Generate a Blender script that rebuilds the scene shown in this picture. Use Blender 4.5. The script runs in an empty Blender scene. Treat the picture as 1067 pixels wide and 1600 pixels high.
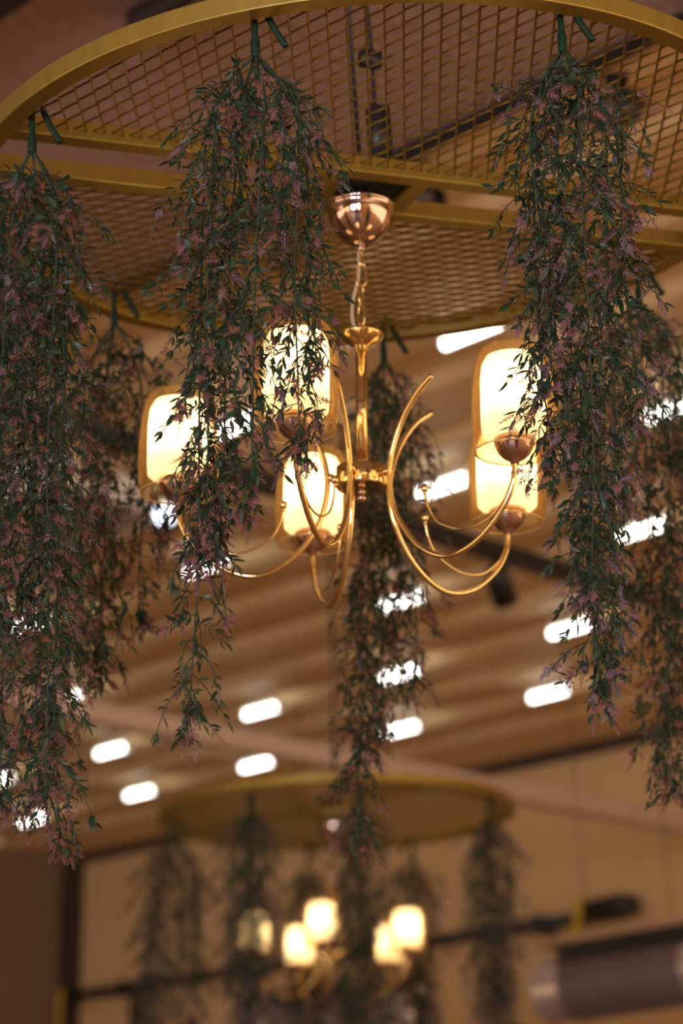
import bpy, math, random
import numpy as np
from mathutils import Matrix, Vector, Euler

# ------------------------------------------------------------------ camera, world, light
CZ = 1.5                                   # eye height above the floor
scene = bpy.context.scene
col = scene.collection
cam_d = bpy.data.cameras.new('camera'); cam = bpy.data.objects.new('camera', cam_d); col.objects.link(cam)
cam.location = (0, 0, CZ); cam.rotation_euler = (math.radians(90 + 18.5), 0, 0)
cam_d.sensor_fit = 'VERTICAL'; cam_d.sensor_height = 36; cam_d.sensor_width = 24; cam_d.lens = 85
cam_d.clip_start = 0.05
cam_d.dof.use_dof = True; cam_d.dof.focus_distance = 3.08; cam_d.dof.aperture_fstop = 3.4
scene.camera = cam
scene.view_settings.view_transform = 'Standard'; scene.view_settings.look = 'None'
scene.view_settings.gamma = 1; scene.view_settings.use_curve_mapping = False
scene.view_settings.exposure = 0.0
scene.cycles.use_denoising = True
scene.cycles.sample_clamp_indirect = 4.0
scene.cycles.max_bounces = 8; scene.cycles.transparent_max_bounces = 12

w = bpy.data.worlds.new('world'); scene.world = w; w.use_nodes = True
w.node_tree.nodes['Background'].inputs[0].default_value = (1.0, 0.66, 0.38, 1)
w.node_tree.nodes['Background'].inputs[1].default_value = 2.35

def area(name, loc, rot, sx, sy, color, power):
    l = bpy.data.lights.new(name, 'AREA'); l.shape = 'RECTANGLE'; l.size = sx; l.size_y = sy
    l.color = color; l.energy = power
    o = bpy.data.objects.new(name, l); col.objects.link(o); o.location = loc; o.rotation_euler = rot
    return o
WINDOW_X = (-5.4, -3.4, -1.4)
for wx in WINDOW_X:                        # daylight coming through the three windows behind the camera
    area('window_daylight', (wx, -5.9, 2.3), (math.radians(90), 0, 0), 1.3, 2.3, (0.80, 0.86, 1.0), 170)

# ------------------------------------------------------------------ helpers
U = np.array([math.cos(math.radians(133)), math.sin(math.radians(133)), 0.0])   # along the rows of ceiling lamps
N = np.array([math.sin(math.radians(133)), -math.cos(math.radians(133)), 0.0])  # from the camera to the back wall
ROOM_ROT = math.radians(133)
def un(u, n, z):
    p = U * u + N * n
    return Vector((p[0], p[1], z + CZ))

def tag(o, label=None, cat=None, group=None, kind=None):
    if label: o['label'] = label
    if cat: o['category'] = cat
    if group: o['group'] = group
    if kind: o['kind'] = kind
    return o
def empty(name, loc=(0, 0, 0), rot=(0, 0, 0)):
    o = bpy.data.objects.new(name, None); col.objects.link(o); o.location = loc; o.rotation_euler = rot
    o.empty_display_size = 0.05
    return o

class MB:
    def __init__(s): s.v = []; s.f = []; s.n = 0
    def add(s, V, F):
        V = np.asarray(V, float).reshape(-1, 3)
        s.v.append(V); s.f.extend([tuple(int(i) + s.n for i in f) for f in F]); s.n += len(V)
    def box(s, lo, hi, M=None):
        x0, y0, z0 = lo; x1, y1, z1 = hi
        V = np.array([(x0,y0,z0),(x1,y0,z0),(x1,y1,z0),(x0,y1,z0),(x0,y0,z1),(x1,y0,z1),(x1,y1,z1),(x0,y1,z1)], float)
        if M is not None: V = V @ np.array(M.to_3x3()).T + np.array(M.translation)
        s.add(V, [(3,2,1,0),(4,5,6,7),(0,1,5,4),(1,2,6,5),(2,3,7,6),(3,0,4,7)])
    def bar(s, a, b, wd, ht, up=(0, 0, 1)):
        a = np.array(a, float); b = np.array(b, float); t = b - a; t /= np.linalg.norm(t)
        u_ = np.array(up, float); r = np.cross(t, u_); r /= np.linalg.norm(r); u2 = np.cross(r, t)
        V = [p + i * r * wd / 2 + j * u2 * ht / 2 for p in (a, b) for i, j in ((-1,-1),(1,-1),(1,1),(-1,1))]
        s.add(V, [(0,1,2,3),(7,6,5,4),(0,4,5,1),(1,5,6,2),(2,6,7,3),(3,7,4,0)])
    def tube(s, P, rad, k=10, caps=True):
        P = np.asarray(P, float); m = len(P)
        rad = np.broadcast_to(np.asarray(rad, float), (m,))
        T = np.gradient(P, axis=0); T /= np.linalg.norm(T, axis=1)[:, None] + 1e-12
        ref = np.array([0, 0, 1.0]) if abs(T[0][2]) < 0.9 else np.array([1.0, 0, 0])
        a = np.cross(T[0], ref); a /= np.linalg.norm(a)
        V = []
        ang = np.arange(k) * 2 * np.pi / k
        for i in range(m):
            a = a - T[i] * (a @ T[i]); a /= np.linalg.norm(a) + 1e-12
            b = np.cross(T[i], a)
            V.append(P[i] + rad[i] * (np.cos(ang)[:, None] * a + np.sin(ang)[:, None] * b))
        F = []
        for i in range(m - 1):
            for j in range(k):
                j2 = (j + 1) % k
                F.append((i*k+j, i*k+j2, (i+1)*k+j2, (i+1)*k+j))
        if caps: F.append(tuple(range(k))[::-1]); F.append(tuple((m-1)*k + j for j in range(k)))
        s.add(np.vstack(V), F)
    def lathe(s, prof, k=40, c=(0, 0, 0), closed=False):
        prof = np.asarray(prof, float); m = len(prof)
        ang = np.arange(k) * 2 * np.pi / k
        V = [np.stack([c[0] + r*np.cos(ang), c[1] + r*np.sin(ang), np.full(k, c[2] + z)], 1) for r, z in prof]
        F = []
        rng = m if closed else m - 1
        for i in range(rng):
            i2 = (i + 1) % m
            for j in range(k):
                j2 = (j + 1) % k
                F.append((i*k+j, i*k+j2, i2*k+j2, i2*k+j))
        if not closed:
            if prof[0][0] > 1e-6 and prof[0][0] < 0.02: F.append(tuple(range(k))[::-1])
            if prof[-1][0] > 1e-6 and prof[-1][0] < 0.02: F.append(tuple((m-1)*k + j for j in range(k)))
        s.add(np.vstack(V), F)
    def ball(s, c, r, k=14, sz=1.0):
        m = 8
        prof = [(max(r * math.sin(math.pi * i / m), 1e-5), -r * sz * math.cos(math.pi * i / m)) for i in range(m + 1)]
        s.lathe(prof, k, c)
    def mesh(s, name, mat, smooth=False):
        me = bpy.data.meshes.new(name)
        V = np.vstack(s.v)
        me.from_pydata(V.tolist(), [], s.f); me.update()
        if smooth: me.polygons.foreach_set('use_smooth', [True] * len(me.polygons))
        if mat: me.materials.append(mat)
        return me
    def build(s, name, mat, parent=None, smooth=False, bevel=0):
        o = bpy.data.objects.new(name, s.mesh(name, mat, smooth)); col.objects.link(o)
        if parent: o.parent = parent
        if bevel:
            b = o.modifiers.new('b', 'BEVEL'); b.width = bevel; b.segments = 2; b.limit_method = 'ANGLE'
        return o

def spline(pts, n=10):
    P = np.asarray(pts, float); P = np.vstack([2*P[0]-P[1], P, 2*P[-1]-P[-2]])
    out = []
    for i in range(1, len(P) - 2):
        for k in range(n):
            t = k / n; a, b, c, d = P[i-1], P[i], P[i+1], P[i+2]
            out.append(0.5*((2*b) + (-a+c)*t + (2*a-5*b+4*c-d)*t*t + (-a+3*b-3*c+d)*t**3))
    out.append(P[-2]); return np.array(out)

def copy_tree(o, parent=None):
    c = o.copy(); col.objects.link(c); c.parent = parent
    for ch in list(o.children): copy_tree(ch, c)
    return c

# ------------------------------------------------------------------ materials
def mat(name, color, rough=0.6, metal=0.0, spec=0.5, emit=None, estr=0.0, noise=None, bump=None, coat=0.0):
    m = bpy.data.materials.new(name); m.use_nodes = True; nt = m.node_tree; b = nt.nodes['Principled BSDF']
    b.inputs['Base Color'].default_value = (*color, 1); b.inputs['Roughness'].default_value = rough
    b.inputs['Metallic'].default_value = metal; b.inputs['Specular IOR Level'].default_value = spec
    b.inputs['Coat Weight'].default_value = coat
    if emit: b.inputs['Emission Color'].default_value = (*emit, 1); b.inputs['Emission Strength'].default_value = estr
    tc = nt.nodes.new('ShaderNodeTexCoord')
    if noise:
        sc, c2 = noise[:2]
        tn = nt.nodes.new('ShaderNodeTexNoise'); tn.inputs['Scale'].default_value = sc; tn.inputs['Detail'].default_value = 5
        if len(noise) > 2:
            mp = nt.nodes.new('ShaderNodeMapping'); mp.inputs['Scale'].default_value = noise[2]
            nt.links.new(tc.outputs['Object'], mp.inputs[0]); nt.links.new(mp.outputs[0], tn.inputs[0])
        else: nt.links.new(tc.outputs['Object'], tn.inputs[0])
        rp = nt.nodes.new('ShaderNodeValToRGB'); rp.color_ramp.elements[0].position = 0.35; rp.color_ramp.elements[1].position = 0.65
        rp.color_ramp.elements[0].color = (*color, 1); rp.color_ramp.elements[1].color = (*c2, 1)
        nt.links.new(tn.outputs[0], rp.inputs[0]); nt.links.new(rp.outputs[0], b.inputs['Base Color'])
    if bump:
        bn = nt.nodes.new('ShaderNodeTexNoise'); bn.inputs['Scale'].default_value = bump[0]; bn.inputs['Detail'].default_value = 4
        bn.inputs['Distortion'].default_value = bump[2] if len(bump) > 2 else 0
        nt.links.new(tc.outputs['Object'], bn.inputs[0])
        bb = nt.nodes.new('ShaderNodeBump'); bb.inputs['Strength'].default_value = bump[1]; bb.inputs['Distance'].default_value = 0.02
        nt.links.new(bn.outputs[0], bb.inputs['Height']); nt.links.new(bb.outputs[0], b.inputs['Normal'])
    return m

M = {}
M['stucco'] = mat('stucco_ceiling', (0.44, 0.31, 0.26), 0.85, noise=(3.0, (0.50, 0.35, 0.30)), bump=(16, 1.0, 1.8))
M['ribbed'] = mat('ribbed_ceiling', (0.78, 0.57, 0.30), 0.58, spec=0.3, noise=(1.2, (0.82, 0.60, 0.32)))
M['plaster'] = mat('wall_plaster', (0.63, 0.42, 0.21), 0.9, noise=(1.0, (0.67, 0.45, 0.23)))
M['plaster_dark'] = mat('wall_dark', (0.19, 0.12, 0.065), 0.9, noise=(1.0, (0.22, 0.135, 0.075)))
M['floor'] = mat('floor_boards', (0.25, 0.15, 0.08), 0.5, noise=(2.0, (0.30, 0.19, 0.1), (1, 8, 1)))
M['dark_trim'] = mat('dark_trim', (0.035, 0.022, 0.018), 0.6)
M['pink_beam'] = mat('painted_beam', (0.56, 0.41, 0.32), 0.7)
M['black'] = mat('black_metal', (0.012, 0.012, 0.014), 0.4, spec=0.5)
M['gold'] = mat('gold_paint', (0.35, 0.245, 0.045), 0.40, metal=0.55, noise=(60, (0.30, 0.21, 0.04), (1, 1, 0.08)))
M['gold_mesh'] = mat('gold_mesh', (0.24, 0.165, 0.03), 0.36, metal=0.6)
M['brass'] = mat('polished_brass', (0.95, 0.74, 0.36), 0.07, metal=1.0)
M['chrome'] = mat('rose_chrome', (0.66, 0.49, 0.44), 0.05, metal=1.0)
M['cable'] = mat('clear_cable', (0.65, 0.55, 0.42), 0.4)
M['steel'] = mat('grey_steel', (0.35, 0.33, 0.32), 0.35, metal=0.9)
M['tube'] = mat('lamp_tube', (1, 1, 1), 0.4, emit=(1.0, 0.99, 0.92), estr=8)
M['lamp_body'] = mat('white_enamel', (0.8, 0.78, 0.74), 0.5)
M['bulb'] = mat('lit_bulb', (1, 1, 1), 0.4, emit=(1.0, 0.90, 0.72), estr=85)
M['silver'] = mat('silver_foil', (0.75, 0.68, 0.66), 0.30, metal=0.6)
M['duct_dark'] = mat('ribbed_grey_duct', (0.17, 0.12, 0.12), 0.5)
M['tan'] = mat('tan_board', (0.50, 0.32, 0.2), 0.7)
M['yellow'] = mat('yellow_strap', (0.60, 0.42, 0.02), 0.6)
M['spot'] = mat('lit_spot_lens', (1, 1, 1), 0.3, emit=(0.75, 0.85, 1.0), estr=3)
M['hook'] = mat('green_florist_tape', (0.008, 0.028, 0.017), 0.5, noise=(60, (0.012, 0.036, 0.021)), spec=0.2)
M['stem'] = mat('dark_green_stem', (0.022, 0.045, 0.026), 0.5)

def opal():
    m = bpy.data.materials.new('opal_glass'); m.use_nodes = True; nt = m.node_tree; nt.nodes.clear()
    o = nt.nodes.new('ShaderNodeOutputMaterial'); tr = nt.nodes.new('ShaderNodeBsdfTranslucent'); df = nt.nodes.new('ShaderNodeBsdfDiffuse')
    tr.inputs[0].default_value = (0.80, 0.72, 0.58, 1); df.inputs[0].default_value = (0.7, 0.6, 0.45, 1)
    mx = nt.nodes.new('ShaderNodeMixShader'); mx.inputs[0].default_value = 0.25
    em = nt.nodes.new('ShaderNodeEmission'); em.inputs[0].default_value = (1.0, 0.76, 0.42, 1); em.inputs[1].default_value = 0.42
    ad = nt.nodes.new('ShaderNodeAddShader')
    nt.links.new(tr.outputs[0], mx.inputs[1]); nt.links.new(df.outputs[0], mx.inputs[2])
    nt.links.new(mx.outputs[0], ad.inputs[0]); nt.links.new(em.outputs[0], ad.inputs[1]); nt.links.new(ad.outputs[0], o.inputs[0])
    return m
M['opal'] = opal()
def amber():
    m = bpy.data.materials.new('amber_glass'); m.use_nodes = True; nt = m.node_tree; nt.nodes.clear()
    o = nt.nodes.new('ShaderNodeOutputMaterial'); tr = nt.nodes.new('ShaderNodeBsdfTransparent'); gl = nt.nodes.new('ShaderNodeBsdfGlossy')
    tr.inputs[0].default_value = (1.0, 0.92, 0.76, 1); gl.inputs[0].default_value = (1, 0.85, 0.6, 1); gl.inputs['Roughness'].default_value = 0.05
    lw0 = nt.nodes.new('ShaderNodeLayerWeight'); lw1 = nt.nodes.new('ShaderNodeMath'); lw1.operation = 'POWER'; lw1.inputs[1].default_value = 3.5; nt.links.new(lw0.outputs['Facing'], lw1.inputs[0])
    lw = nt.nodes.new('ShaderNodeMath'); lw.operation = 'MULTIPLY_ADD'; lw.inputs[1].default_value = 0.75; lw.inputs[2].default_value = 0.03; nt.links.new(lw1.outputs[0], lw.inputs[0])
    mx = nt.nodes.new('ShaderNodeMixShader')
    nt.links.new(lw.outputs[0], mx.inputs[0]); nt.links.new(tr.outputs[0], mx.inputs[1]); nt.links.new(gl.outputs[0], mx.inputs[2])
    tl = nt.nodes.new('ShaderNodeBsdfTranslucent'); tl.inputs[0].default_value = (1.0, 0.72, 0.36, 1)
    m2 = nt.nodes.new('ShaderNodeMixShader'); m2.inputs[0].default_value = 0.12
    nt.links.new(mx.outputs[0], m2.inputs[1]); nt.links.new(tl.outputs[0], m2.inputs[2]); nt.links.new(m2.outputs[0], o.inputs[0])
    return m
M['amber'] = amber()
M['amber_edge'] = mat('amber_glass_edge', (0.9, 0.62, 0.28), 0.15, spec=0.8)
def tinted(name, stops, rough, transl):
    m = bpy.data.materials.new(name); m.use_nodes = True; nt = m.node_tree; b = nt.nodes['Principled BSDF']
    at = nt.nodes.new('ShaderNodeAttribute'); at.attribute_name = 'tint'
    rp = nt.nodes.new('ShaderNodeValToRGB'); e = rp.color_ramp.elements
    while len(e) < len(stops): e.new(0.5)
    for i, (p, c) in enumerate(stops): e[i].position = p; e[i].color = (*c, 1)
    nt.links.new(at.outputs['Fac'], rp.inputs[0]); nt.links.new(rp.outputs[0], b.inputs['Base Color'])
    b.inputs['Roughness'].default_value = rough
    tl = nt.nodes.new('ShaderNodeBsdfTranslucent'); nt.links.new(rp.outputs[0], tl.inputs[0])
    mx = nt.nodes.new('ShaderNodeMixShader'); mx.inputs[0].default_value = transl
    nt.links.new(b.outputs[0], mx.inputs[1]); nt.links.new(tl.outputs[0], mx.inputs[2])
    nt.links.new(mx.outputs[0], nt.nodes['Material Output'].inputs[0])
    return m
M['leaf'] = tinted('leaf_plastic', [(0.0, (0.02, 0.055, 0.035)), (0.45, (0.035, 0.085, 0.045)), (0.7, (0.07, 0.10, 0.035)),
                                    (0.86, (0.05, 0.09, 0.08)), (1.0, (0.20, 0.13, 0.15))], 0.38, 0.25)
M['petal'] = tinted('blossom_plastic', [(0.0, (0.36, 0.17, 0.13)), (0.35, (0.34, 0.16, 0.18)), (0.65, (0.31, 0.19, 0.27)),
                                        (0.85, (0.30, 0.26, 0.38)), (1.0, (0.44, 0.30, 0.20))], 0.55, 0.35)

# ------------------------------------------------------------------ room shell
def struct(name, mb, m, **k):
    o = mb.build(name, m, **k); o['kind'] = 'structure'; return o
CEIL = 3.0
def quad_uz(name, u0, n0, u1, n1, z0, z1, m, th=0.12, side=(0, 0)):
    mb = MB(); a = un(u0, n0, 0); b = un(u1, n1, 0)
    mb.bar((a.x + side[0], a.y + side[1], (z0+z1)/2 + CZ), (b.x + side[0], b.y + side[1], (z0+z1)/2 + CZ), th, z1 - z0)
    return struct(name, mb, m)
U0, U1, N0, N1 = -3.0, 13.12, -9.0, 9.77
RAIL_N = 4.13
off = N * 0.06
quad_uz('wall_back', U0, N1, U1, N1, -1.5, CEIL, M['plaster'], side=(off[0], off[1]))
off = U * 0.06
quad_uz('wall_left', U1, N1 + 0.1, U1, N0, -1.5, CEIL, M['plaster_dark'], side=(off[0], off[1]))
# stuccoed ceiling nearer the camera
mb = MB()
a, b, c, d = un(U0, N0, CEIL), un(U1, N0, CEIL), un(U1, RAIL_N, CEIL), un(U0, RAIL_N, CEIL)
V = [a, b, c, d] + [p + Vector((0, 0, 0.1)) for p in (a, b, c, d)]
mb.add([tuple(p) for p in V], [(0,1,2,3),(7,6,5,4),(0,4,5,1),(1,5,6,2),(2,6,7,3),(3,7,4,0)])
struct('ceiling', mb, M['stucco'])
# ribbed ceiling over the rows of lamps
mb = MB(); prof = []
pitch = 0.85 / 2; n = RAIL_N
while n < 9.2:
    for f_, dz in ((0.0, 0.0), (0.30, 0.0), (0.42, 0.035), (0.86, 0.035), (0.98, 0.0)):
        prof.append((n + f_ * pitch, CEIL + dz))
    n += pitch
prof.append((N1 + 0.1, CEIL))
V = []; F = []
for i, (pn, pz) in enumerate(prof):
    V += [tuple(un(U0, pn, pz)), tuple(un(U1, pn, pz))]
    if i: F.append((2*i-2, 2*i-1, 2*i+1, 2*i))
mb.add(V, F)
o = struct('ceiling_ribbed', mb, M['ribbed'])
sm = o.modifiers.new('thick', 'SOLIDIFY'); sm.thickness = 0.03; sm.offset = 1
for p in o.data.polygons: p.use_smooth = False
mb = MB(); mb.box((-14, -9, -0.1), (9, 19, 0)); struct('floor', mb, M['floor'])
# dark-coloured bar standing in for the shadow line under the ceiling; corner post
mb = MB(); a = un(U0, N1 - 0.03, 2.95); b = un(U1, N1 - 0.03, 2.95); mb.bar(a, b, 0.06, 0.07); struct('shadow_trim_1', mb, M['dark_trim'])
mb = MB(); a = un(13.05, N1 - 0.06, -1.5); b = un(13.05, N1 - 0.06, 2.92); mb.bar(a, b, 0.10, 0.10, up=N); struct('trim_2', mb, M['dark_trim'])
# the window wall behind the camera
mb = MB()
xs = [-8.0]; 
for wx in WINDOW_X: xs += [wx - 0.7, wx + 0.7]
xs.append(5.0)
for i in range(0, len(xs), 2): mb.box((xs[i], -6.1, 0), (xs[i+1], -6.0, 4.5))
for i in range(1, len(xs) - 1, 2):
    mb.box((xs[i], -6.1, 0), (xs[i+1], -6.0, 1.1)); mb.box((xs[i], -6.1, 3.5), (xs[i+1], -6.0, 4.5))
struct('wall_front', mb, M['plaster'])
for k, wx in enumerate(WINDOW_X):
    mb = MB()
    for x in (-0.68, 0, 0.68): mb.box((wx + x - 0.03, -5.99, 1.1), (wx + x + 0.03, -5.95, 3.5))
    for z in (1.13, 2.3, 3.47): mb.box((wx - 0.7, -5.985, z - 0.03), (wx + 0.7, -5.955, z + 0.03))
    struct('window_%d' % (k + 1), mb, M['dark_trim'])

# tie beam crossing under the ceiling
mb = MB(); bu = float(np.dot((-1.33, 9.16, 0), U)); mb.bar(un(bu + 0.02, 3.0, 2.285), un(bu - 0.28, N1 - 0.02, 2.285), 0.085, 0.085)
o = mb.build('ceiling_beam', M['pink_beam'], bevel=0.01)
tag(o, 'pale pinkish painted tie beam crossing the hall below the ceiling', 'beam')
# black rail where the stuccoed ceiling ends
root = empty('ceiling_rail', un(4.2, RAIL_N, 2.96)); root.rotation_euler = (0, 0, ROOM_ROT)
tag(root, 'long black cable rail on the ceiling, seen through the gold mesh', 'rail')
mb = MB(); mb.box((-5, -0.011, 0.0), (7, 0.011, 0.04)); mb.build('rail_bar', M['black'], root)
mb = MB()
for x in (-1.2, 0.2, 1.5, 2.8):
    mb = MB(); mb.box((x - 0.04, -0.04, -0.02), (x + 0.04, 0.04, 0.045)); mb.build('bracket', M['black'], root)

for k, (nn, wd, lab) in enumerate(((2.81, 0.13, 'broad dark trunking on the ceiling in the top left corner'), (3.145, 0.03, 'thin dark trunking on the ceiling just above the gold rim'))):
    mb = MB(); mb.bar(un(-2.0, nn, 2.965), un(8.0 if k == 0 else 4.12, nn, 2.965), wd, 0.06)
    tag(mb.build('cable_trunking', M['dark_trim']), lab, 'trunking')
root = empty('air_unit', un(7.05, 5.15, 2.90)); root.rotation_euler = (0, 0, ROOM_ROT)
tag(root, 'pale ceiling air unit glimpsed behind the garlands at the far left', 'air unit')
mb = MB(); mb.box((-0.3, -0.3, -0.03), (0.3, 0.3, 0.095)); mb.build('casing', M['lamp_body'], root, bevel=0.01)
mb = MB()
for y in np.linspace(-0.2, 0.2, 9): mb.box((-0.22, y - 0.008, -0.036), (0.22, y + 0.008, -0.03))
mb.build('grille', M['duct_dark'], root)
def spotlight(loc, aim, label, lit):
    r = empty('spotlight', loc); tag(r, label, 'spotlight', 'black spotlights under the ceiling')
    mb = MB(); mb.tube([(0, 0, 0), (0, 0, -0.06)], 0.012); mb.box((-0.03, -0.03, -0.012), (0.03, 0.03, 0.0)); mb.build('bracket', M['black'], r)
    d = Vector(aim).normalized(); q = d.to_track_quat('Z', 'Y').to_matrix()
    def tr(P): return [tuple(q @ Vector(p) + Vector((0, 0, -0.09))) for p in P]
    m2 = MB(); m2.lathe([(0.004, -0.09), (0.035, -0.085), (0.045, -0.05), (0.048, 0.06), (0.044, 0.06), (0.042, 0.03)], 24)
    m2.v = [np.array(tr(v)) for v in m2.v]; h = m2.build('lamp_head', M['black'], r, smooth=True)
    m3 = MB(); m3.lathe([(0.0005, 0.031), (0.041, 0.031)], 24); m3.v = [np.array(tr(v)) for v in m3.v]
    m3.build('lens', M['spot'] if lit else M['steel'], h)
    return r
def at_px(P): return Vector((P[0], P[1], P[2] + CZ))
spotlight(un(3.45, 4.15, 2.93), (-0.5, -0.45, -0.45), 'black spotlight with a pale lens, above the mesh behind the right front garland', False)
spotlight(un(4.13, 4.13, 2.93), (0.6, -0.4, -0.6), 'black spotlight with a bracket, above the mesh left of the right front garland', False)
spotlight(un(4.62, 4.10, 2.93), (-0.3, -0.1, -1), 'small black spotlight above the mesh, behind the mirrored dome', False)
# black track running towards the back wall
root = empty('lamp_track', un(5.68, 5.5, 2.62)); root.rotation_euler = (0, 0, ROOM_ROT)
tag(root, 'black lamp track crossing behind the brass chandelier', 'track')
mb = MB(); mb.box((-0.03, -4.3, -0.03), (0.03, 1.6, 0.03)); mb.build('rail_bar', M['black'], root)
mb = MB()
for y in (-4.0, -2.2, 0.6):
    mb = MB(); mb.tube([(0, y, 0.0), (0, y, 0.38)], 0.004, 6); mb.build('hanger_rod', M['black'], root)
spotlight(un(5.9, 4.72, 2.60), (-0.1, -1, -0.2), 'lit bluish spotlight low behind the left glass shade', True)
spotlight(un(5.70, 6.1, 2.588), (0.3, 0.6, -0.7), 'black unlit spotlight on the track right below the chandelier arms', False)
spotlight(un(5.70, 5.15, 2.588), (-0.4, 0.3, -0.7), 'black unlit spotlight on the track between the left shade and the middle arm', False)

# ------------------------------------------------------------------ ceiling lamps in rows
lamp = empty('ceiling_lamp'); 
mb = MB(); mb.tube([(-0.12, 0, 0), (0.12, 0, 0)], 0.016, 12); mb.build('lamp_tube', M['tube'], lamp, smooth=True)
mb = MB(); mb.box((-0.125, -0.02, 0.02), (0.125, 0.02, 0.045)); mb.box((-0.128, -0.014, -0.014), (-0.12, 0.014, 0.03)); mb.box((0.12, -0.014, -0.014), (0.128, 0.014, 0.03))
mb.box((-0.06, -0.012, 0.04), (-0.04, 0.012, 0.088)); mb.box((0.04, -0.012, 0.04), (0.06, 0.012, 0.088))
mb.build('lamp_body', M['lamp_body'], lamp)
ROWS = [('row nearest the wall', 8.58, [11.96, 10.91, 9.88, 8.74, 7.71]),
        ('second row from the wall', 7.78, [11.18, 10.15, 8.93, 7.93, 6.85]),
        ('third row from the wall', 6.93, [9.42, 7.05, 5.72]),
        ('fourth row from the wall', 6.00, [8.43, 7.23, 5.88, 4.79]),
        ('row nearest the gold disc', 5.03, [5.94, 4.80])]
ORD = {3: ['leftmost', 'middle', 'rightmost'], 5: ['leftmost', 'second from left', 'middle', 'second from right', 'rightmost'],
       4: ['leftmost', 'second from left', 'second from right', 'rightmost'], 2: ['left', 'right']}
first = True
for rn, nn, us in ROWS:
    for k, u_ in enumerate(us):
        o = lamp if first else copy_tree(lamp); first = False
        o.location = un(u_, nn, 2.905); o.rotation_euler = (0, 0, ROOM_ROT)
        tag(o, 'lit white ceiling lamp, %s in the %s' % (ORD[len(us)][k], rn), 'ceiling lamp', 'lit white lamps in rows on the ceiling')

# ------------------------------------------------------------------ things on the back wall
root = empty('wall_pipe', un(10.3, N1 - 0.12, 2.02)); root.rotation_euler = (0, 0, ROOM_ROT)
tag(root, 'black pipe running level along the back wall behind the far chandelier', 'pipe')
mb = MB(); mb.tube([(2.65, 0, 0), (-2.1, 0, 0)], 0.035, 12); mb.build('pipe', M['black'], root, smooth=True)
mb = MB()
for x in (2.1, 0.3, -1.5):
    mb = MB(); mb.box((x - 0.03, -0.12, -0.05), (x + 0.03, 0.03, 0.05)); mb.build('bracket', M['black'], root)
mb = MB(); mb.box((1.93, -0.03, -3.4), (1.99, 0.03, 0)); mb.build('post', M['black'], root)
mb = MB(); mb.lathe([(0.001, -0.2), (0.05, -0.19), (0.065, -0.1), (0.06, 0.12), (0.04, 0.16), (0.001, 0.18)], 18)
mb.v = [np.stack([v[:, 2] - 1.98, v[:, 0], v[:, 1] + 0.03], 1) for v in mb.v]
mb.build('motor', M['black'], root, smooth=True)
for k, (uu, z0, z1, lab) in enumerate(((8.43, 1.90, 2.12, 'yellow strap hanging from the right end of the black wall pipe'),
                                      (12.95, 1.70, 2.06, 'yellow strap hanging from the left end of the black wall pipe'))):
    mb = MB(); P = spline([(0.02, 0.0, z1 - z0), (0.0, 0.02, (z1 - z0)*0.6), (0.04, 0.0, (z1-z0)*0.25), (0.05, 0.01, 0)], 6)
    for i in range(len(P) - 1): mb.bar(P[i], P[i+1] + (P[i+1]-P[i])*0.05, 0.008, 0.04, up=(1, 0, 0.01))
    o = mb.build('yellow_strap', M['yellow']); o.location = un(uu, N1 - 0.19, z0); o.rotation_euler = (0, 0, ROOM_ROT)
    tag(o, lab, 'strap')

def duct(loc, rotz, length, rad, tilt, label):
    r = empty('ribbed_duct', loc); r.rotation_euler = (0, tilt, rotz); tag(r, label, 'duct', 'silver and dark ribbed ducts')
    L = length
    def ribbed(x0, x1, ra, step, amp):
        P = []; n_ = int((x1 - x0) / step)
        for i in range(n_ + 1):
            P += [(ra, x0 + i*step), (ra + amp, x0 + (i + 0.5)*step)]
        m = MB(); m.lathe([(ra - 0.03, x0)] + P + [(ra - 0.03, x0 + (n_ + 1)*step)], 48)
        m.v = [np.stack([v[:, 2], v[:, 0], v[:, 1]], 1) for v in m.v]
        return m
    ribbed(0.12, L - 0.12, rad, 0.016, 0.005).build('ribbed_sleeve', M['duct_dark'], r, smooth=False)
    for x0 in (0.0, L - 0.13):
        m = ribbed(x0, x0 + 0.11, rad * 0.96, 0.022, 0.007)
        m.build('silver_collar', M['silver'], r, smooth=True)
        e = MB(); e.lathe([(0.001, x0 + 0.005), (rad * 0.94, x0 + 0.005)], 40); e.v = [np.stack([v[:, 2], v[:, 0], v[:, 1]], 1) for v in e.v]
        e.build('end_cap', M['silver'], r)
    m = MB(); m.box((0.04, -rad * 0.95, rad + 0.030), (L - 0.02, rad * 0.95, rad + 0.055)); m.build('cover_board', M['tan'], r)
    m = MB(); m.box((0.12, -rad * 0.8, rad - 0.035), (L - 0.08, rad * 0.8, rad + 0.030)); m.build('saddle', M['black'], r)
    m = MB()
    for x in (0.2, L - 0.2): m = MB(); m.tube([(x, 0, rad + 0.05), (x, 0, CEIL + CZ - loc[2] - 0.01)], 0.002, 8); m.build('hanger_rod', M['black'], r)
    return r
duct((0.80, 9.50, 1.21 + CZ), math.radians(-38), 0.78, 0.125, math.radians(-3), 'ribbed dark duct with silver collars hanging at the lower right')
duct((-0.36, 11.3, 1.27 + CZ), math.radians(-40), 0.95, 0.125, 0, 'ribbed duct with silver end collar, behind the far chandelier')

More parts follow.
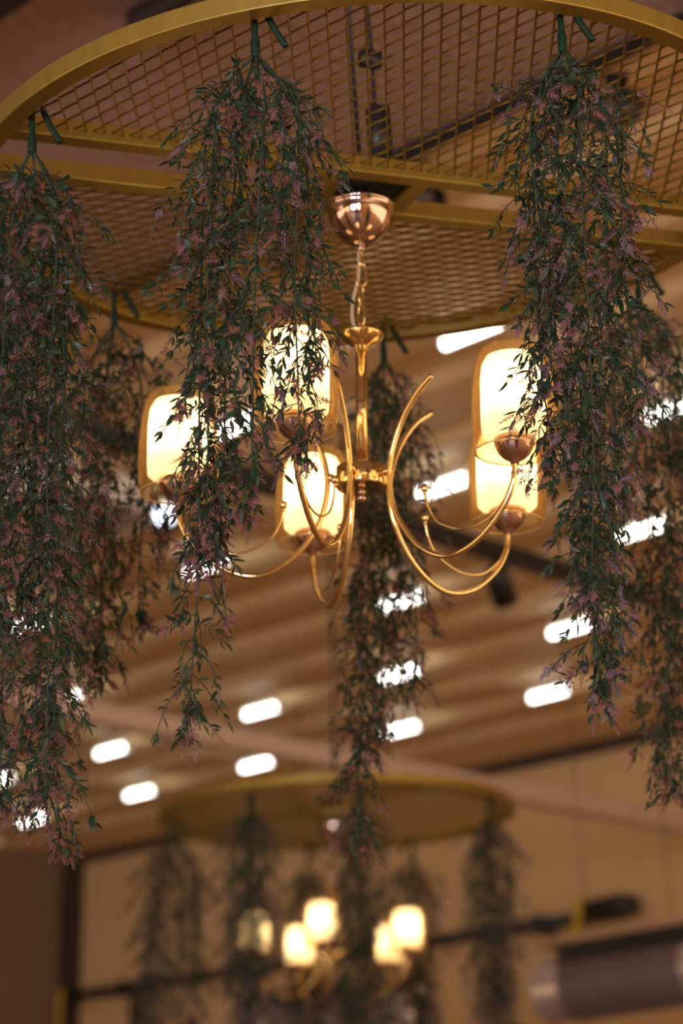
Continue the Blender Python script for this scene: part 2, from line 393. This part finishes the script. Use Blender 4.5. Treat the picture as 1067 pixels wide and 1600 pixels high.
# ------------------------------------------------------------------ gold hanging frame (disc of two mesh halves)
R = 0.600; T = 0.028; H = 0.029
def make_frame():
    r = empty('gold_mesh_disc')
    mb = MB(); k = 160; ang = np.arange(k) * 2*np.pi / k
    mb.lathe([(R, 0.0), (R, H), (R - T, H), (R - T, 0.0)], k, closed=True)
    o = mb.build('ring_rim', M['gold'], r, bevel=0.0022)
    for p in o.data.polygons: p.use_smooth = False
    for y0 in (-0.0745, 0.050):
        x = math.sqrt((R - T/2)**2 - (y0 + T/2)**2)
        mb = MB(); mb.box((-x, y0, 0.0008), (x, y0 + T, H - 0.0008)); mb.build('crossbeam', M['gold'], r, bevel=0.002)
    for x in (-0.085, 0.045):
        mb = MB(); mb.box((x, -0.0745 + T, 0.002), (x + 0.026, 0.050, H - 0.003)); mb.build('strut', M['gold'], r, bevel=0.0015)
    mb = MB(); mb.box((-0.059, -0.03, 0.012), (0.045, 0.034, 0.017)); mb.build('mounting_plate', M['black'], r)
    mb = MB(); mb.tube([(-0.017, 0, 0.017), (-0.017, 0, CEIL - 1.60)], 0.0035, 10); mb.build('hanging_rod', M['black'], r, smooth=True)
    mb = MB(); P = spline([(0.012, 0.004, 0.017), (0.02, 0.01, 0.25), (0.006, 0.0, 0.5), (0.014, 0.0, 0.9), (0.0, 0.0, CEIL - 1.60)], 8); mb.tube(P, 0.004, 8); mb.box((0.004, -0.012, 0.06), (0.034, 0.012, 0.15)); mb.box((-0.004, -0.008, 0.22), (0.03, 0.008, 0.245))
    mb.build('black_cord', M['black'], r, smooth=True)
    # expanded metal: rhombus lattice, long axis given in the frame's own plane
    def lattice(side, axis_deg, zc):
        mb = MB(); a = math.radians(axis_deg); La = np.array([math.cos(a), math.sin(a)]) * 0.0315; Sa = np.array([-math.sin(a), math.cos(a)]) * 0.0135
        rr = R - T + 0.004
        def inside(p): return np.hypot(*p) < rr and (p[1] < -0.0745 + 0.006 if side < 0 else p[1] > 0.078 - 0.006)
        for i in range(-45, 46):
            for j in range(-60, 61):
                if (i + j) % 2: continue
                p = La * i + Sa * j
                if np.hypot(*p) > 0.65: continue
                for sj in (1, -1):
                    q = p + La + Sa * sj
                    a_in, b_in = inside(p), inside(q)
                    if not (a_in or b_in): continue
                    lo, hi = p.copy(), q.copy()
                    if not (a_in and b_in):                   # clip the strand at the frame
                        inn, out = (p, q) if a_in else (q, p)
                        for _ in range(8):
                            mid = (inn + out) / 2
                            if inside(mid): inn = mid
                            else: out = mid
                        lo, hi = (p, inn) if a_in else (inn, q)
                        if np.hypot(*(hi - lo)) < 0.003: continue
                    z1, z2 = zc, zc + 0.0035 * sj
                    tw = La / np.hypot(*La) * 0.003
                    lo3 = np.array([lo[0], lo[1], zc - 0.0012*sj]); hi3 = np.array([hi[0], hi[1], zc + 0.0012*sj])
                    mb.bar(lo3, hi3, 0.0021, 0.0030, up=(0.35*Sa[0]/0.0135, 0.35*Sa[1]/0.0135, 1))
                if inside(p):                                  # knuckle where strands bond
                    e1 = np.array([*(p - La*0.11), zc]); e2 = np.array([*(p + La*0.11), zc]); mb.bar(e1, e2, 0.0034, 0.0034)
        return mb
    lattice(-1, 90, 0.014).build('mesh_panel', M['gold_mesh'], r)
    lattice(1, -28.6, 0.014).build('mesh_panel', M['gold_mesh'], r)
    return r
frame = make_frame()
tag(frame, 'large gold disc frame with expanded mesh, above the near brass chandelier', 'hanging disc', 'round gold hanging discs')
def ring_matrix(c, tx, ty, rz):
    nrm = Vector((-tx, -ty, 1)).normalized()
    x = Vector((math.cos(rz), math.sin(rz), 0)); x.z = tx*x.x + ty*x.y; x.normalize()
    y = nrm.cross(x)
    m = Matrix((x, y, nrm)).transposed().to_4x4(); m.translation = Vector((c[0], c[1], c[2] + CZ)); return m
RC1 = (0.0463, 3.2884, 1.5988); TX1, TY1, RZ1 = 0.0615, 0.0155, math.radians(21.6)
RC2 = (-0.014, 8.026, 1.599); TX2, RZ2 = 0.0288, math.radians(83)
frame.matrix_world = ring_matrix(RC1, TX1, TY1, RZ1)
frame2 = copy_tree(frame); frame2.matrix_world = ring_matrix(RC2, TX2, 0.0, RZ2)
tag(frame2, 'distant gold mesh disc frame, out of focus near the bottom', 'hanging disc', 'round gold hanging discs')

# ------------------------------------------------------------------ chandelier; origin = hub centre
def make_chandelier():
    r = empty('chandelier')
    HZ = 1.152
    def z(a): return a - HZ
    mb = MB(); prof = [(0.0505*math.cos(t), z(1.578) - 0.060*math.sin(t)) for t in np.linspace(0, math.pi/2*0.97, 14)]
    mb.lathe([(0.004, z(1.581)), (0.051, z(1.581)), (0.0525, z(1.579))] + prof + [(0.006, z(1.516)), (0.006, z(1.509)), (0.001, z(1.508))], 48)
    mb.build('canopy', M['chrome'], r, smooth=True)
    mb = MB(); mb.tube([(-0.004, 0.0, z(1.58)), (-0.004, 0.0, z(1.612))], 0.006, 12); mb.tube([(0.008, 0, z(1.58)), (0.008, 0, z(1.612))], 0.004, 12)
    mb.build('mounting_stem', M['steel'], r, smooth=True)
    mb = MB()
    def link(zc, h, wd, rot):
        t = np.linspace(0, 2*np.pi, 29)
        x = wd*np.sign(np.cos(t))*np.abs(np.cos(t))**0.8; zz = h*np.sign(np.sin(t))*np.abs(np.sin(t))**0.8
        mb.tube(np.stack([x*math.cos(rot), x*math.sin(rot), zz + zc], 1), 0.0014, 6, caps=False)
    link(z(1.497), 0.014, 0.004, 1.2); link(z(1.471), 0.0185, 0.008, 0.15); link(z(1.438), 0.0185, 0.0075, 1.15); link(z(1.405), 0.019, 0.0075, -0.95); link(z(1.383), 0.010, 0.005, 0.4)
    mb.build('chain', M['brass'], r, smooth=True)
    mb = MB(); mb.tube(spline([(-0.003, 0, z(1.515)), (-0.004, 0.004, z(1.47)), (-0.012, 0.003, z(1.43)), (-0.013, 0, z(1.40)), (-0.005, 0, z(1.376))], 8), 0.0026, 8)
    mb.build('power_cord', M['cable'], r, smooth=True)
    mb = MB(); mb.lathe([(0.001, z(1.3785)), (0.030, z(1.3775)), (0.0335, z(1.375)), (0.0325, z(1.371)), (0.024, z(1.362)), (0.014, z(1.357)), (0.0105, z(1.354)), (0.0105, z(1.349)), (0.008, z(1.348))], 48)
    mb.build('top_disc', M['brass'], r, smooth=True)
    mb = MB(); mb.lathe([(0.0085, z(1.352)), (0.0085, z(1.166))], 24)
    mb.build('stem', M['brass'], r, smooth=True)
    mb = MB(); mb.lathe([(0.001, 0.0165), (0.034, 0.016), (0.0372, 0.014), (0.0372, -0.014), (0.036, -0.016), (0.001, -0.0165)], 48)
    o = mb.build('hub', M['brass'], r); 
    for p in o.data.polygons: p.use_smooth = len(p.vertices) == 4 and abs(p.normal.z) < 0.5
    mb = MB(); mb.ball((0, 0, -0.0215), 0.0058); mb.ball((0, 0, -0.031), 0.0066); mb.build('finial', M['chrome'], r, smooth=True)
    prof = [(0.127, 0.128), (0.098, 0.105), (0.071, 0.068), (0.053, 0.022), (0.050, -0.022), (0.063, -0.072), (0.098, -0.120), (0.146, -0.146), (0.196, -0.136), (0.240, -0.100), (0.261, -0.064), (0.265, -0.034)]
    RA = 0.265
    for k in range(5):
        a = math.radians(-38 + 72*k); ca, sa = math.cos(a), math.sin(a)
        def rz(P): return np.array([(p[0]*ca, p[0]*sa, p[1]) for p in P])
        mb = MB(); mb.tube(rz(spline(prof, 8)), 0.0041, 12)
        arm = mb.build('arm', M['brass'], r, smooth=True)
        mb = MB(); mb.tube(rz([(0.036, 0.0), (0.052, 0.0)]), 0.0042, 10)
        mb.ball((0.044*ca, 0.044*sa, 0), 0.0065)
        mb.build('arm_joint', M['brass'], arm, smooth=True)
        sp = spline([(0.262, -0.055), (0.245, -0.085), (0.215, -0.108), (0.175, -0.112), (0.135, -0.095), (0.118, -0.07), (0.112, -0.045)], 7)
        mb = MB(); mb.tube(rz(sp), 0.0016, 6); mb.build('scroll_wire', M['brass'], arm, smooth=True)
        mb = MB(); mb.ball((0.112*ca, 0.112*sa, -0.040), 0.0056, sz=1.15); mb.ball((0.112*ca, 0.112*sa, -0.0475), 0.003); mb.build('bead', M['brass'], arm, smooth=True)
        c = (RA*ca, RA*sa, -0.035)
        mb = MB(); mb.lathe([(0.001, -0.003), (0.006, -0.002), (0.0065, 0.002), (0.014, 0.0055), (0.022, 0.0135), (0.027, 0.024), (0.029, 0.034), (0.027, 0.0355), (0.001, 0.0355)], 36, c)
        cup = mb.build('lamp_cup', M['chrome'], r, smooth=True)
        sh = [(0.0550, 0.016), (0.0572, 0.030), (0.0588, 0.055), (0.0588, 0.085), (0.0570, 0.115), (0.0535, 0.142), (0.0490, 0.158), (0.0430, 0.166), (0.036, 0.168)]
        inn = [(rr_ - 0.0016, zz_) for rr_, zz_ in sh[::-1]]
        mb = MB(); mb.lathe(sh + inn, 56, c, closed=True)
        s_ = mb.build('glass_shade', M['amber'], r, smooth=True)
        mb = MB(); t_ = np.linspace(0, 2*np.pi, 57); mb.tube(np.stack([c[0] + 0.0543*np.cos(t_), c[1] + 0.0543*np.sin(t_), np.full(57, c[2] + 0.0155)], 1), 0.0011, 6, caps=False); mb.build('shade_edge', M['amber_edge'], s_, smooth=True)
        mb = MB(); mb.lathe([(0.026, 0.0362), (0.040, 0.0385), (0.0445, 0.043), (0.0455, 0.060), (0.0455, 0.12), (0.0435, 0.142), (0.038, 0.153), (0.028, 0.157)], 48, c)
        mb.build('opal_diffuser', M['opal'], s_, smooth=True)
        mb = MB(); mb.ball((c[0], c[1], c[2] + 0.100), 0.016, 16); mb.build('bulb', M['bulb'], s_, smooth=True)
        mb = MB(); mb.lathe([(0.011, 0.036), (0.011, 0.082), (0.001, 0.083)], 14, c); mb.build('bulb_socket', M['lamp_body'], s_, smooth=True)
    return r
ch = make_chandelier(); ch.location = (0.029, 3.288, 1.152 + CZ)
tag(ch, 'polished brass five-arm chandelier with amber glass shades under the near gold disc', 'chandelier', 'brass chandeliers')
ch2 = copy_tree(ch); ch2.location = (-0.022, 8.03, 1.152 + CZ); ch2.rotation_euler = (0, 0, math.radians(11))
tag(ch2, 'small blurred brass chandelier with lit shades under the distant disc', 'chandelier', 'brass chandeliers')

# ------------------------------------------------------------------ artificial hanging garlands
class Soup:                                   # fast vertex/face collector with a tint per vertex
    def __init__(s): s.v = []; s.t = []; s.q = []; s.tr = []; s.n = 0
    def add(s, V, Q, Tr, tint):
        s.v.append(V); s.t.append(np.full(len(V), tint))
        if Q is not None: s.q.append(Q + s.n)
        if Tr is not None: s.tr.append(Tr + s.n)
        s.n += len(V)
    def build(s, name, m, parent):
        V = np.vstack(s.v).astype(np.float32); q = np.vstack(s.q) if s.q else np.zeros((0, 4), int)
        t = np.vstack(s.tr) if s.tr else np.zeros((0, 3), int)
        me = bpy.data.meshes.new(name); me.vertices.add(len(V)); me.vertices.foreach_set('co', V.ravel())
        me.loops.add(q.size + t.size); me.loops.foreach_set('vertex_index', np.concatenate([q.ravel(), t.ravel()]).astype(np.int32))
        me.polygons.add(len(q) + len(t))
        me.polygons.foreach_set('loop_start', np.concatenate([np.arange(len(q))*4, q.size + np.arange(len(t))*3]).astype(np.int32))
        me.update(calc_edges=True)
        a = me.attributes.new('tint', 'FLOAT', 'POINT'); a.data.foreach_set('value', np.concatenate(s.t).astype(np.float32))
        me.materials.append(m)
        o = bpy.data.objects.new(name, me); col.objects.link(o); o.parent = parent
        return o
LEAF_Q = np.array([[1, 2, 4, 3], [3, 4, 6, 5]]); LEAF_T = np.array([[0, 2, 1], [5, 6, 7]])
def leaf(sp, P, d, side, L, W, tint, bend):
    # slender pointed leaf from P along d, bent down
    nrm = np.cross(d, side); nrm /= np.linalg.norm(nrm) + 1e-9; side = np.cross(nrm, d)
    s_ = np.array([0, .22, .22, .52, .52, .80, .80, 1.0]); w_ = np.array([0, -.40, .40, -.5, .5, -.30, .30, 0])
    V = P + np.outer(s_*L, d) + np.outer(w_*W, side) - np.outer(bend*L*s_**2, nrm) + np.outer(np.abs(w_)*W*0.45, nrm)
    sp.add(V, LEAF_Q, LEAF_T, tint)
def twig(sp, P, r0, r1):
    k = 3; m = len(P); T_ = np.gradient(P, axis=0); T_ /= np.linalg.norm(T_, axis=1)[:, None] + 1e-9
    ref = np.array([0.31, 0.77, 0.2]); A = np.cross(T_, ref); A /= np.linalg.norm(A, axis=1)[:, None] + 1e-9; B = np.cross(T_, A)
    rad = np.linspace(r0, r1, m)[:, None]
    V = np.empty((m, k, 3))
    for j in range(k):
        an = 2*math.pi*j/k; V[:, j] = P + rad*(math.cos(an)*A + math.sin(an)*B)
    i = np.arange(m - 1)[:, None]*k; j = np.arange(k)[None]; j2 = (j + 1) % k
    Q = np.stack([i + j, i + j2, i + k + j2, i + k + j], -1).reshape(-1, 4)
    sp.add(V.reshape(-1, 3), Q, None, 0.3)
PET_T = np.array([[0, 1, 2], [0, 2, 3]])
def blossom(rng, sp, P, d, L, tint):
    ref = np.array([0.2, 0.9, 0.4]); a = np.cross(d, ref); a /= np.linalg.norm(a); b = np.cross(d, a)
    n_ = int(7 * L / 0.022) + 2; V = []; 
    for i in range(n_):
        f = i / (n_ - 1)
        c = P + d*L*f; pl = 0.0066*(1 - 0.50*f)
        for j in range(4):
            an = j*1.57 + i*0.8 + rng.random()*0.6
            o_ = math.cos(an)*a + math.sin(an)*b; q_ = pl*(0.8 + 0.5*rng.random())
            t = o_*(0.95 - 0.35*f) + d*(0.6 + 0.35*f); sd = -math.sin(an)*a + math.cos(an)*b
            V += [c, c + t*q_*0.65 + sd*q_*0.17, c + t*q_, c + t*q_*0.65 - sd*q_*0.17]
    V = np.array(V); T_ = (np.arange(len(V)//4)[:, None, None]*4 + PET_T[None]).reshape(-1, 3)
    sp.add(V, None, T_, tint)
def sprig(rng, ST, LF, BL, P0, az, L, up, bloom, warm):
    # a side twig leaving the strand, arching out and drooping, with opposite leaves and a flower spike
    d0 = np.array([math.cos(az), math.sin(az), up]); d0 /= np.linalg.norm(d0)
    m = 8; P = [P0]; d = d0.copy()
    wob = np.array([rng.gauss(0, 0.25), rng.gauss(0, 0.25), -0.48 - 0.35*rng.random()])
    for i in range(m - 1):
        d = d + wob*0.5; d /= np.linalg.norm(d); P.append(P[-1] + d*L/(m - 1))
    P = np.array(P); twig(ST, P, 0.0009, 0.0007)
    T_ = np.gradient(P, axis=0); T_ /= np.linalg.norm(T_, axis=1)[:, None]
    for i in range(1, m):
        if rng.random() < 0.15: continue
        t = T_[i]; an = rng.random()*6.28
        ref = np.array([math.cos(an), math.sin(an), 0.3]); s_ = np.cross(t, ref); s_ /= np.linalg.norm(s_) + 1e-9
        for sg in (1, -1):
            if rng.random() < 0.12: continue
            dd = t*(0.65 + 0.4*rng.random()) + s_*sg*(0.5 + 0.5*rng.random()); dd /= np.linalg.norm(dd)
            LL = (0.009 + 0.010*rng.random())*(1 if rng.random() > 0.08 else 1.5)
            leaf(LF, P[i], dd, np.cross(dd, t) + 0.3*s_, LL, LL*(0.24 + 0.10*rng.random()), rng.random()**1.7, rng.uniform(-0.25, 0.35))
    if bloom:
        blossom(rng, BL, P[-1], T_[-1], 0.016 + 0.010*rng.random(), min(1, max(0, warm + rng.gauss(0, 0.22))))
        for i in ((5, 6) if rng.random() < 0.6 else (5,)):
            s_ = np.array([rng.gauss(0, 1), rng.gauss(0, 1), -0.6]); s_ /= np.linalg.norm(s_)
            blossom(rng, BL, P[i] + s_*0.006, s_, 0.012 + 0.010*rng.random(), min(1, max(0, warm + rng.gauss(0, 0.22))))
    else:
        leaf(LF, P[-1], T_[-1], np.array([0.6, 0.5, 0.1]), 0.018, 0.005, rng.random()**1.4, 0.1)

def make_garland(seed, strands, warm=0.4, tail=0.06, dens=1.0):
    """origin = where it hooks through the mesh; strands = (x at shoulder, y at shoulder, x at end, length)"""
    rng = random.Random(seed)
    r = empty('hanging_garland')
    hk = MB()
    hk.tube(spline([(0.040, -0.006, -0.046), (0.026, -0.004, -0.022), (0.014, -0.002, 0.004), (0.006, 0, 0.022), (-0.001, 0, 0.010), (0, 0, -0.03), (0.001, 0, -tail)], 6), [0.0046]*13 + [0.0026]*6 + [0.0030]*6 + [0.0042]*6 + [0.0062]*6, 10)
    hk.build('hook', M['hook'], r, smooth=True)
    ST, LF, BL = Soup(), Soup(), Soup()
    for (xs_, ys_, xe, L) in strands:
        j = rng.uniform(-0.006, 0.006)
        P = spline([(0.001, 0, -tail + 0.005), (xs_*0.45, ys_*0.45, -tail - 0.028), (xs_*0.85 + j, ys_*0.9, -tail - 0.075), (xs_, ys_, -tail - 0.14),
                    (xs_ + (xe - xs_)*0.35 + rng.uniform(-.006, .006), ys_, -0.25 - (L - 0.25)*0.35), (xs_ + (xe - xs_)*0.75 + rng.uniform(-.006, .006), ys_*0.9, -0.25 - (L - 0.25)*0.7),
                    (xe, ys_*0.8, -L + 0.03)], 8)
        twig(ST, P, 0.0024, 0.0012)
        seg = np.linalg.norm(np.diff(P, axis=0), axis=1); cum = np.concatenate([[0], np.cumsum(seg)]); tot = cum[-1]
        s_ = 0.035; az = rng.random()*6.28
        while s_ < tot:
            p = np.array([np.interp(s_, cum, P[:, i]) for i in range(3)])
            az += 2.4 + rng.gauss(0, 0.3); f = s_/tot
            # outer strands fan outwards near the shoulder, everything narrows towards the tip
            Ls = (0.050 + 0.055*rng.random()) * (1.0 - 0.25*f) * (0.75 if s_ < 0.07 else 1)
            sprig(rng, ST, LF, BL, p, az, Ls, rng.uniform(-0.5, 0.5) + (0.3 if f < 0.2 else 0), rng.random() < 0.42, warm)
            s_ += (0.0085 + 0.005*rng.random())/(dens*1.12)
        for q in range(5):                      # the tuft at the tip of the strand
            sprig(rng, ST, LF, BL, P[-1], rng.random()*6.28, 0.03 + 0.03*rng.random(), -1.6, rng.random() < 0.8, warm)
    ST.build('stems', M['stem'], r); LF.build('leaves', M['leaf'], r); BL.build('blossoms', M['petal'], r)
    return r
def ring_pt(c, tx, ty, ang, rad, dz=0.012):
    x = rad*math.cos(math.radians(ang)); y = rad*math.sin(math.radians(ang))
    return Vector((c[0] + x, c[1] + y, c[2] + tx*x + ty*y + dz + CZ))
G1 = 'flowering garlands hanging from the near gold disc'
GAR = [ # angle, radius, seed, strands, warm, label
 (-106.3, 0.560, 11, [(-0.062, 0.0, -0.066, 0.93), (-0.024, 0.03, -0.035, 0.70), (0.058, -0.02, 0.060, 0.60), (0.012, -0.035, 0.004, 0.68), (0.066, 0.03, 0.075, 0.46), (-0.05, -0.02, -0.05, 0.74)], 0.33,
  'pink flowering garland hanging in front of the middle left glass shades'),
 (-64.8, 0.562, 23, [(-0.045, -0.01, 0.018, 0.92), (0.052, 0.0, 0.048, 0.66), (-0.040, 0.03, -0.025, 0.62), (0.015, -0.035, 0.012, 0.80), (0.072, 0.03, 0.082, 0.56), (-0.01, 0.01, 0.03, 0.88)], 0.62,
  'mauve flowering garland in sharp focus covering the edge of the right glass shades'),
 (-147.3, 0.560, 37, [(0.040, 0.0, 0.052, 0.97), (-0.02, -0.02, -0.02, 0.82), (-0.045, 0.02, -0.045, 0.74), (0.052, 0.03, 0.055, 0.86), (0.012, 0.03, 0.02, 0.70)], 0.35,
  'long garland hanging at the far left where the gold rim leaves the picture'),
 (178.0, 0.555, 41, [(0.03, 0.0, 0.035, 0.90), (0.080, 0.03, 0.115, 0.95), (0.06, -0.01, 0.09, 0.88), (-0.03, -0.02, -0.02, 0.8), (0.0, 0.02, 0.01, 0.84)], 0.30,
  'slightly blurred garland just behind the one at the far left'),
 (141.0, 0.535, 53, [(-0.045, 0.0, -0.045, 0.62), (0.0, -0.02, 0.0, 0.66), (0.05, 0.01, 0.052, 0.56), (0.085, 0.02, 0.09, 0.40), (-0.02, 0.03, -0.01, 0.6)], 0.25,
  'shorter blurred garland left of the leftmost glass shade, beyond the disc rim'),
 (87.4, 0.565, 67, [(-0.040, 0.0, -0.048, 0.90), (0.045, 0.0, 0.048, 0.64), (0.0, 0.02, -0.005, 0.70), (0.03, -0.02, 0.02, 0.55), (-0.02, -0.02, -0.04, 0.78)], 0.12,
  'long blurred garland hanging behind the chandelier stem'),
 (39.8, 0.575, 71, [(-0.05, 0.0, -0.06, 0.62), (0.0, 0.0, 0.0, 0.84), (0.045, 0.02, 0.04, 0.76), (-0.09, 0.02, -0.10, 0.55), (0.03, -0.02, 0.02, 0.88), (0.07, 0.0, 0.075, 0.7)], 0.10,
  'blurred garland at the far right edge, behind the sharp mauve one'),
]
made = {}
for ang, rad, seed, strands, warm, label in GAR:
    g = make_garland(seed, strands, warm); g.location = ring_pt(RC1, TX1, TY1, ang, rad)
    tag(g, label, 'garland', G1); made[seed] = g
G2 = 'blurred garlands hanging from the distant disc'
for ang, seed, rz, label in ((180, 11, 0.4, 'blurred garland leftmost on the distant disc'),
                             (-119, 23, 2.0, 'blurred garland hanging in front of the leftmost shade of the far chandelier'),
                             (101, 53, 0.9, 'small dark blurred garland behind the middle of the far chandelier'),
                             (-82, 37, 1.7, 'long dark blurred garland hanging before the middle of the far chandelier'),
                             (61, 53, 2.9, 'short blurred garland behind the rightmost shade of the far chandelier'),
                             (-26, 23, 1.1, 'blurred garland rightmost on the distant disc')):
    g = copy_tree(made[seed]); g.location = ring_pt(RC2, TX2, 0, ang, 0.55); g.rotation_euler = (0, 0, rz)
    g.scale = (1.3, 1.3, 1.12)
    tag(g, label, 'garland', G2)
